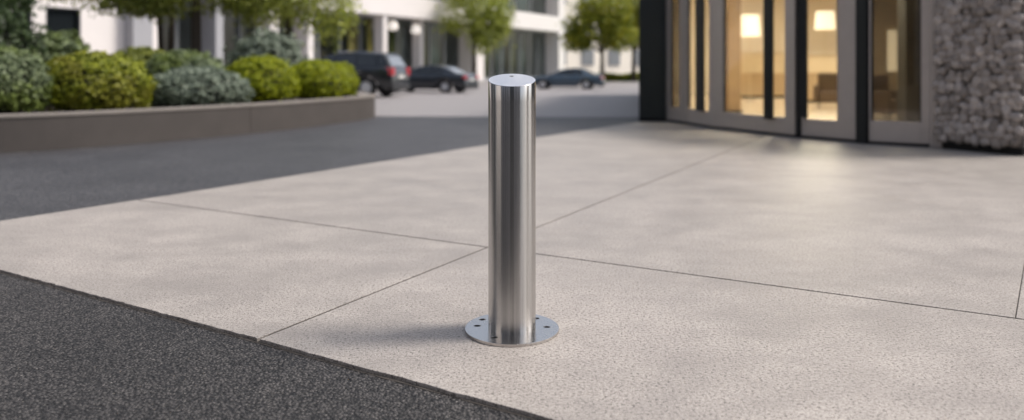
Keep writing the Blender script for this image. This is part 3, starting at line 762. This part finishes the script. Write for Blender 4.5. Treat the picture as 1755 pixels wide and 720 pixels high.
# ------------------------------------------------------------------ entrance building on the right
en = empty('entrance_building', (5.5, 15, 0)); tag(en, 'glazed entrance with bowed bronze-grey doors, pebble wall and dark side wall', 'building')
DT = 2.75                                      # door head
def on(a, b2, px):                             # fraction along wall a->b seen in column px
    k = (px-877.5)/1300; return (k*a.y-a.x)/((b2.x-a.x)-k*(b2.y-a.y))
q = {k_: gp(*v_) for k_, v_ in {'c': (1142, 208), 'e': (1172, 212), 'f': (1226, 221), 'g': (1364, 236), 'h': (1376, 237), 'i': (1471, 245), 'j': (1490, 247), 'k': (1597, 252.5)}.items()}
def lerp(a, b2, t_): return a+(b2-a)*t_
def leaf(name, a, b2, glass_px, rail=.31, gm='glass', bars=(), label=None):
    """one framed glass leaf from a to b: stiles, rails, pane, pull bars"""
    d = (b2-a).normalized(); out = Vector((d.y, -d.x))
    if out.dot(-a) < 0: out = -out
    nin = -out
    t0, t1 = on(a, b2, glass_px[0]), on(a, b2, glass_px[1])
    P = lambda t_, o: tuple(lerp(a, b2, t_)+out*o)
    root = empty(name, (a.x, a.y, 0)); root.parent = en; root.location = Vector((a.x, a.y, 0))-Vector(en.location)
    if label: root['label'] = label
    fr = MB()
    def bx(u0, u1, o0, o1, z0, z1, mb): mb.prism([P(u0, o0), P(u1, o0), P(u1, o1), P(u0, o1)], z0, z1)
    bx(0, t0, -.05, .03, .045, DT, fr); bx(t1, 1, -.05, .03, .045, DT, fr)
    bx(t0+.0005, t1-.0005, -.048, .026, .045, rail, fr); bx(t0+.0005, t1-.0005, -.048, .026, DT-.15, DT, fr)
    fr.build('frame', M['frame'], root, bevel=.006)
    gs = MB(); bx(t0, t1, -.012, -.004, rail, DT-.15, gs); gs.build('pane', M[gm], root)
    be = MB(); e_ = .018/(b2-a).length
    bx(t0, t0+e_, -.03, .008, rail, DT-.15, be); bx(t1-e_, t1, -.03, .008, rail, DT-.15, be); be.build('gasket', M['black'], root)
    for (p0, p1, zb_, kind_) in bars:
        u0, u1 = on(a, b2, p0), on(a, b2, p1); bm_ = MB(); bx(u0, u1, .04, .09, zb_, 2.4, bm_)
        uc = (u0+u1)/2; ww = .02/(b2-a).length
        for z in (zb_+.1, 1.3, 2.3): bx(uc-ww, uc+ww, .005, .04, z, z+.04, bm_)
        bm_.build('handle', M['dark_metal'], root, bevel=.006)
    th = MB(); bx(0, 1, -.04, .02, .0, .044, th); th.build('threshold', M['black'], root)
    return root
leaf('sidelight', q['c'], q['e'], (1151, 1166), gm='glass_dim')
leaf('door', q['e'], q['f'], (1180, 1217), gm='glass', bars=[(1199, 1212, .30, 0)])
leaf('door', q['f'], q['g'], (1241, 1347), gm='glass', bars=[(1315, 1330, .26, 0)])
leaf('door', q['h'], q['i'], (1381, 1437), gm='glass', bars=[(1377, 1387, .33, 0)])
leaf('sidelight', q['j'], q['k'], (1493, 1579), gm='glass_dim', rail=.34)
def postq(name, a, b2, mat, prot=.05, back=.1, z1=DT):
    d = (b2-a).normalized(); out = Vector((d.y, -d.x))
    if out.dot(-a) < 0: out = -out
    MB().prism([tuple(a+out*prot), tuple(b2+out*prot), tuple(b2-out*back), tuple(a-out*back)], 0, z1).build(name, M[mat], en, bevel=.004)
postq('door_post', q['g']+(q['h']-q['g'])*.06, q['g']+(q['h']-q['g'])*.94, 'black', .0)
postq('door_post', q['i']+(q['j']-q['i'])*.04, q['i']+(q['j']-q['i'])*.96, 'dark_metal', .07)
w0 = gp(1601, 254.5); w1 = gp(1752.5, 268.5); wd = (w1-w0).normalized(); wo = Vector((wd.y, -wd.x))
if wo.dot(-w0) < 0: wo = -wo
postq('corner_trim', q['k']+(w0-q['k'])*.05, q['k']+(w0-q['k'])*.9, 'frame', .03)
ret = Vector((-wo.x, -wo.y))                   # direction the return wall runs (into the building)
HB = 3.35
# pebble wall: concrete backing with rounded stones bedded in its face
pw = empty('pebble_wall', (w0.x, w0.y, 0)); pw.parent = en; pw.location = Vector((w0.x, w0.y, 0))-Vector(en.location)
c0, c1 = w0-wo*.04, w1-wo*.04
MB().prism([tuple(c0), tuple(c1), tuple(c1+ret*.35), tuple(c0+ret*.35)], .10, HB).build('backing', M['mortar'], pw)
MB().prism([tuple(c0-wo*.05), tuple(c1-wo*.05-wd*.04), tuple(c1+ret*.3-wd*.04), tuple(c0+ret*.3)], 0, .099).build('base_recess', M['black'], pw)
t = NT('river_pebbles'); gg = t.n('NewGeometry')
c = t.ramp(gg.outputs['Random Per Island'], [(0, (.22, .19, .17)), (.4, (.36, .315, .285)), (.75, (.44, .395, .37)), (1, (.58, .52, .48))])
c = t.mix(t.ramp(t.noise(28, 5), [(.3, 0), (.8, .5)]), c, (.10, .09, .085))
M['pebble'] = t.set(c, .6, normal=t.bump(t.noise(60, 4), .5, .004))
def pebbles(a, b2, outv, name, z0=.12, z1=HB):
    V_ = []; F_ = []
    bm = bmesh.new(); bmesh.ops.create_icosphere(bm, subdivisions=2, radius=1)
    base = np.array([v.co[:] for v in bm.verts]); fc = [tuple(v.index for v in f.verts) for f in bm.faces]; bm.free()
    L_ = (b2-a).length; d = (b2-a).normalized(); stp = .108; row = 0; z = z0+.03; 
    dirs = np.array([[d.x, d.y, 0], [outv.x, outv.y, 0], [0, 0, 1]])
    while z < z1:
        x = .03+(row % 2)*stp/2
        while x < L_-.01:
            px_, pz_ = x+random.uniform(-.024, .024), z+random.uniform(-.024, .024); px_ = min(max(px_, .055), L_-.055); pz_ = max(pz_, z0+.035)
            s_ = random.uniform(.054, .080); dims = np.array([s_*random.uniform(.8, 1.25), s_*random.uniform(.62, .85), s_*random.uniform(.8, 1.2)])
            ph = np.random.RandomState(random.randrange(10**6)).uniform(0, 6.28, 3)
            k = 1+.13*np.sin(base[:, [0]]*2.3+ph[0])*np.cos(base[:, [1]]*2.1+ph[1])+.10*np.sin(base[:, [2]]*2.9+ph[2])
            loc = base*k*dims; an = random.uniform(0, 3.14); ca, sa = math.cos(an), math.sin(an)
            loc = np.stack([loc[:, 0]*ca-loc[:, 2]*sa, loc[:, 1], loc[:, 0]*sa+loc[:, 2]*ca], 1)
            cen = np.array([a.x+d.x*px_+outv.x*random.uniform(-.032, -.008), a.y+d.y*px_+outv.y*random.uniform(-.032, -.008), pz_])
            pts = loc@dirs+cen; n0 = len(V_); V_ += [tuple(p_) for p_ in pts]; F_ += [tuple(n0+i for i in f) for f in fc]
            x += stp*random.uniform(.82, 1.15)
        z += stp*.82; row += 1
    mb = MB(); mb.v = V_; mb.f = F_
    off_ = world_loc(pw); me = bpy.data.meshes.new(name); me.from_pydata([(x-off_.x, y-off_.y, z_) for x, y, z_ in V_], [], F_)
    me.materials.append(M['pebble']); me.polygons.foreach_set('use_smooth', [True]*len(me.polygons))
    o = bpy.data.objects.new(name, me); COL.objects.link(o); o.parent = pw
pebbles(w0, w1, wo, 'pebble_facing')
# return wall, side wall, header, roof, rear walls
r1 = w1-wd*.02; r2 = Vector((16, r1.y+(16-r1.x)*ret.y/ret.x))
MB().wall(tuple(r1+ret*.34), tuple(r2), .3, 0, HB, 1).build('side_wall', M['pillar'], en)
cw = [tuple(gp(1095, 208.5)), tuple(gp(1141.5, 208.5)), (6.05, 31), (5.3, 31)]
cwv = [Vector(v_) for v_ in cw]
MB().prism(cw, .05, 4.4).build('dark_wall', M['cladding'], en, bevel=.01)
cc_ = sum(cwv, Vector((0, 0)))/4
MB().prism([tuple(v_+(cc_-v_).normalized()*.03) for v_ in cwv], 0, .049).build('dark_wall_base', M['black'], en)
arc = [q['c'], q['e'], q['f'], q['g'], q['h'], q['i'], q['j'], q['k'], w0]
hd = MB()
outer = [p_ for p_ in arc]; hd.prism([tuple(p_) for p_ in outer]+[tuple(p_+Vector((.5, .25))) for p_ in outer[::-1]], DT+.003, HB)
hd.build('header', M['frame'], en)
room = [tuple(p_) for p_ in arc]+[tuple(w1), tuple(r2), (16, 31), (6.05, 31)]
room_in = [tuple(Vector(p_)+Vector((.22, .12))) for p_ in room[:9]]+[tuple(w1+ret*.3), tuple(r2+Vector((-.1, .35))), (15.9, 30.9), (6.0, 30.9)]
MB().prism(room_in, .002, .012).build('inner_floor', M['floor_in'], en)
low = [tuple(Vector(p_)+Vector((.52, .3))) for p_ in room[:9]]+[tuple(w1+ret*.36), tuple(r2+Vector((0, .3))), (16, 19), (4.4, 19)]
MB().prism(low, HB-.2, HB-.004).build('entrance_ceiling', M['plaster_warm'], en)
MB().prism([(4.3, 19.01), (16.2, 19.01), (16.2, 31.3), (6.1, 31.3)], 4.2, 4.4).build('hall_ceiling', M['plaster_warm'], en)
MB().wall((6.06, 31.3), (16.2, 31.3), .3, 0, 4.19, -1).build('rear_wall', M['plaster_warm'], en)
MB().wall((16.0, r2.y+.32), (16.0, 30.9), .3, 0, 3.14, -1).build('rear_wall', M['plaster_warm'], en)
MB().wall((4.4, 18.9), (16, 18.9), .1, 3.36, 4.19, 1).build('bulkhead', M['plaster_warm'], en)
# warm interior lining on the dark wall's inner face
ia = cwv[1]+Vector((.05, .25)); ib = Vector((6.02, 30.7)); MB().wall(tuple(ia), tuple(ib), .05, .013, 3.1, -1).build('lining', M['plaster_warm'], en)
for (x, y, z) in ((5.6, 13.5, HB-.21), (7.0, 16.5, HB-.21), (7.5, 13, HB-.21), (7.2, 22, 4.19), (7.6, 27, 4.19), (10.5, 21, 4.19), (11, 26.5, 4.19)):
    e = empty('ceiling_light', (x, y, z)); tag(e, 'lit warm ceiling panel inside the entrance hall', 'light', 'ceiling panels inside the entrance hall')
    MB().box((x-.34, y-.34, z-.05), (x+.34, y+.34, z-.001)).build('frame', M['dark_metal'], e)
    MB().box((x-.3, y-.3, z-.06), (x+.3, y+.3, z-.0505)).build('diffuser', M['panel_lit'], e)
# hall furniture
def lamp(px, Y, y0, y1, wpx, label, zfoot=0, taper=.85):
    x = px_x(px, Y); z1_, z0_ = zz(y0, Y), zz(y1, Y); r = wpx/2*Y/1300
    e = empty('floor_lamp', (x, Y, zfoot)); tag(e, label, 'lamp', 'lit lamps in the entrance hall')
    MB().lathe([(.01, .02+zfoot), (.16, .02+zfoot), (.17, .0+zfoot)], c=(x, Y, 0), seg=24).build('base', M['dark_metal'], e)
    MB().tube([(x, Y, .015+zfoot), (x, Y, z0_+.1)], .012, 8).build('pole', M['beige'], e)
    MB().lathe([(r*taper, z1_), (r, z0_)], c=(x, Y, 0), seg=32).build('lamp_shade', M['shade_lit'], e, smooth=True)
lamp(1285, 25, 26, 62, 36, 'lit drum-shade lamp seen through the widest door', .012)
lamp(1414, 26, 20, 50, 34, 'lit drum-shade lamp seen through the door beside the black post', .012)
lamp(1537, 19.5, 52, 122, 30, 'tall tapering lit lamp behind the dim sidelight', .012, .95)
def cabinet(px0, px1, Y, ztop, zmid, label, dep=.6):
    x0, x1 = px_x(px0, Y), px_x(px1, Y); e = empty('reception_counter', ((x0+x1)/2, Y, .012)); tag(e, label, 'counter')
    MB().box((x0, Y, zmid), (x1, Y+dep, ztop)).build('upper_front', M['beige'], e, bevel=.01)
    MB().box((x0-.03, Y-.05, ztop+.001), (x1+.03, Y+dep, ztop+.05)).build('worktop', M['floor_in'], e, bevel=.005)
    MB().box((x0+.04, Y+.04, .10), (x1-.04, Y+dep, zmid-.002)).build('lower_front', M['tan_lacquer'], e)
    MB().box((x0+.06, Y+.08, .013), (x1-.06, Y+dep, .098)).build('kickboard', M['black'], e)
cabinet(1268, 1360, 27, 1.62, .9, 'beige reception counter seen through the widest door')
cabinet(1384, 1470, 23.5, 1.48, .93, 'beige and timber counter seen beyond the black door gap')
x = px_x(1257, 17.5); e = empty('timber_column', (x, 17.5, .012)); tag(e, 'tan timber column just inside the widest door', 'column')
MB().box((x-.15, 17.4, .012), (x+.15, 17.7, HB-.205)).build('shaft', M['timber'], e, bevel=.01)
MB().box((x-.17, 17.38, .0125), (x+.17, 17.72, .12)).build('base', M['dark_metal'], e)
x = px_x(1560, 13.0); e = empty('grey_column', (x, 13.0, .012)); tag(e, 'grey stone column behind the dim sidelight', 'column')
MB().box((x-.15, 12.85, .012), (x+.15, 13.15, HB-.205)).build('shaft', M['pillar'], e, bevel=.01)
MB().box((x-.17, 12.83, .0125), (x+.17, 13.17, .1)).build('base', M['dark_metal'], e)
def armchair(x, y, rz, label):
    e = empty('armchair', (x, y, .012), rz); tag(e, label, 'armchair')
    MB().box((-.36, -.36, .16), (.36, .3, .44)).build('seat', M['brownfab'], e, local=True, bevel=.05)
    MB().box((-.40, .22, .30), (.40, .42, .95)).build('backrest', M['brownfab'], e, local=True, bevel=.06)
    for s_ in (-1, 1):
        a, b2 = sorted((s_*.37, s_*.49)); MB().box((a, -.36, .16), (b2, .32, .62)).build('armrest', M['brownfab'], e, local=True, bevel=.04)
        for yy in (-.3, .3): MB().tube([(s_*.36, yy, 0), (s_*.34, yy, .17)], [.015, .022], 8).build('leg', M['dark_metal'], e, local=True)
armchair(px_x(1521, 15.5), 15.5, .5, 'dark armchair behind the dim sidelight')
armchair(px_x(1428, 20.5), 20.5, -.4, 'dark armchair in front of the beige and timber counter')

# ------------------------------------------------------------------ unseen blocks added around the view to band the steel's reflections
rb = empty('rear_reflection_block', (0, -26, -.02)); tag(rb, 'unseen tall grey block with a dark centre, added for the steel bollard to mirror', 'building')
MB().box((-36, -40, -.02), (-4.8, -24, 24)).build('wall', M['grey_panel'], rb)
MB().box((4.8, -40, -.02), (21.5, -24, 24)).build('wall', M['grey_panel'], rb)
MB().box((-4.79, -38, -.02), (4.79, -25, 27)).build('dark_core', M['cladding'], rb)  # added dark mass, mirrored as the dark centre band of the post
for x in (-36, -24, -16, -10, 9, 14.8, 20.7):
    MB().box((x, -24.0 + .001, -.02), (x+.8, -23.2, 24.2)).build('pier', M['dark_metal'], rb)
sb = empty('bright_reflection_block', (-24, -4, -.02)); tag(sb, 'unseen white block added to mirror as the left bright band of the bollard', 'building')  # white mass added to give the steel its left bright band
MB().box((-38, -13, -.02), (-22, -.5, 17)).build('wall', M['white'], sb)
MB().box((-38.2, -13.2, 17.001), (-21.7, -.3, 17.6)).build('roof_slab', M['grey_panel'], sb)
db = empty('dark_reflection_block', (-34, 8, -.02)); tag(db, 'unseen dark block added past the left edge to darken that side of the bollard', 'building')  # added out of view so the left edge of the steel mirrors dark
MB().box((-44, 1, -.02), (-30, 22, 17)).build('wall', M['cladding'], db)
for y in (1, 8, 15, 21): MB().box((-30+.001, y, -.02), (-29.5, y+.8, 17.2)).build('pier', M['grey_panel'], db)
nb = empty('narrow_reflection_block', (27, 0, -.02)); tag(nb, 'unseen narrow dark block added to trim the right bright band of the bollard', 'building')  # added out of view to narrow the right bright band
MB().box((25, -4, -.02), (32, 1.4, 15)).build('wall', M['cladding'], nb)
MB().box((24.8, -4.2, 15.001), (32.2, 1.6, 15.5)).build('roof_slab', M['grey_panel'], nb)
tb = empty('right_reflection_block', (28, 25, -.02)); tag(tb, 'unseen dark block added to darken the right edge of the bollard reflections', 'building')  # unseen mass added to darken the right rim of the steel
MB().box((21, 13, -.02), (35, 40, 17)).build('wall', M['cladding'], tb)
MB().box((20.8, 12.8, 17.001), (35.2, 40.2, 17.6)).build('roof_slab', M['grey_panel'], tb)
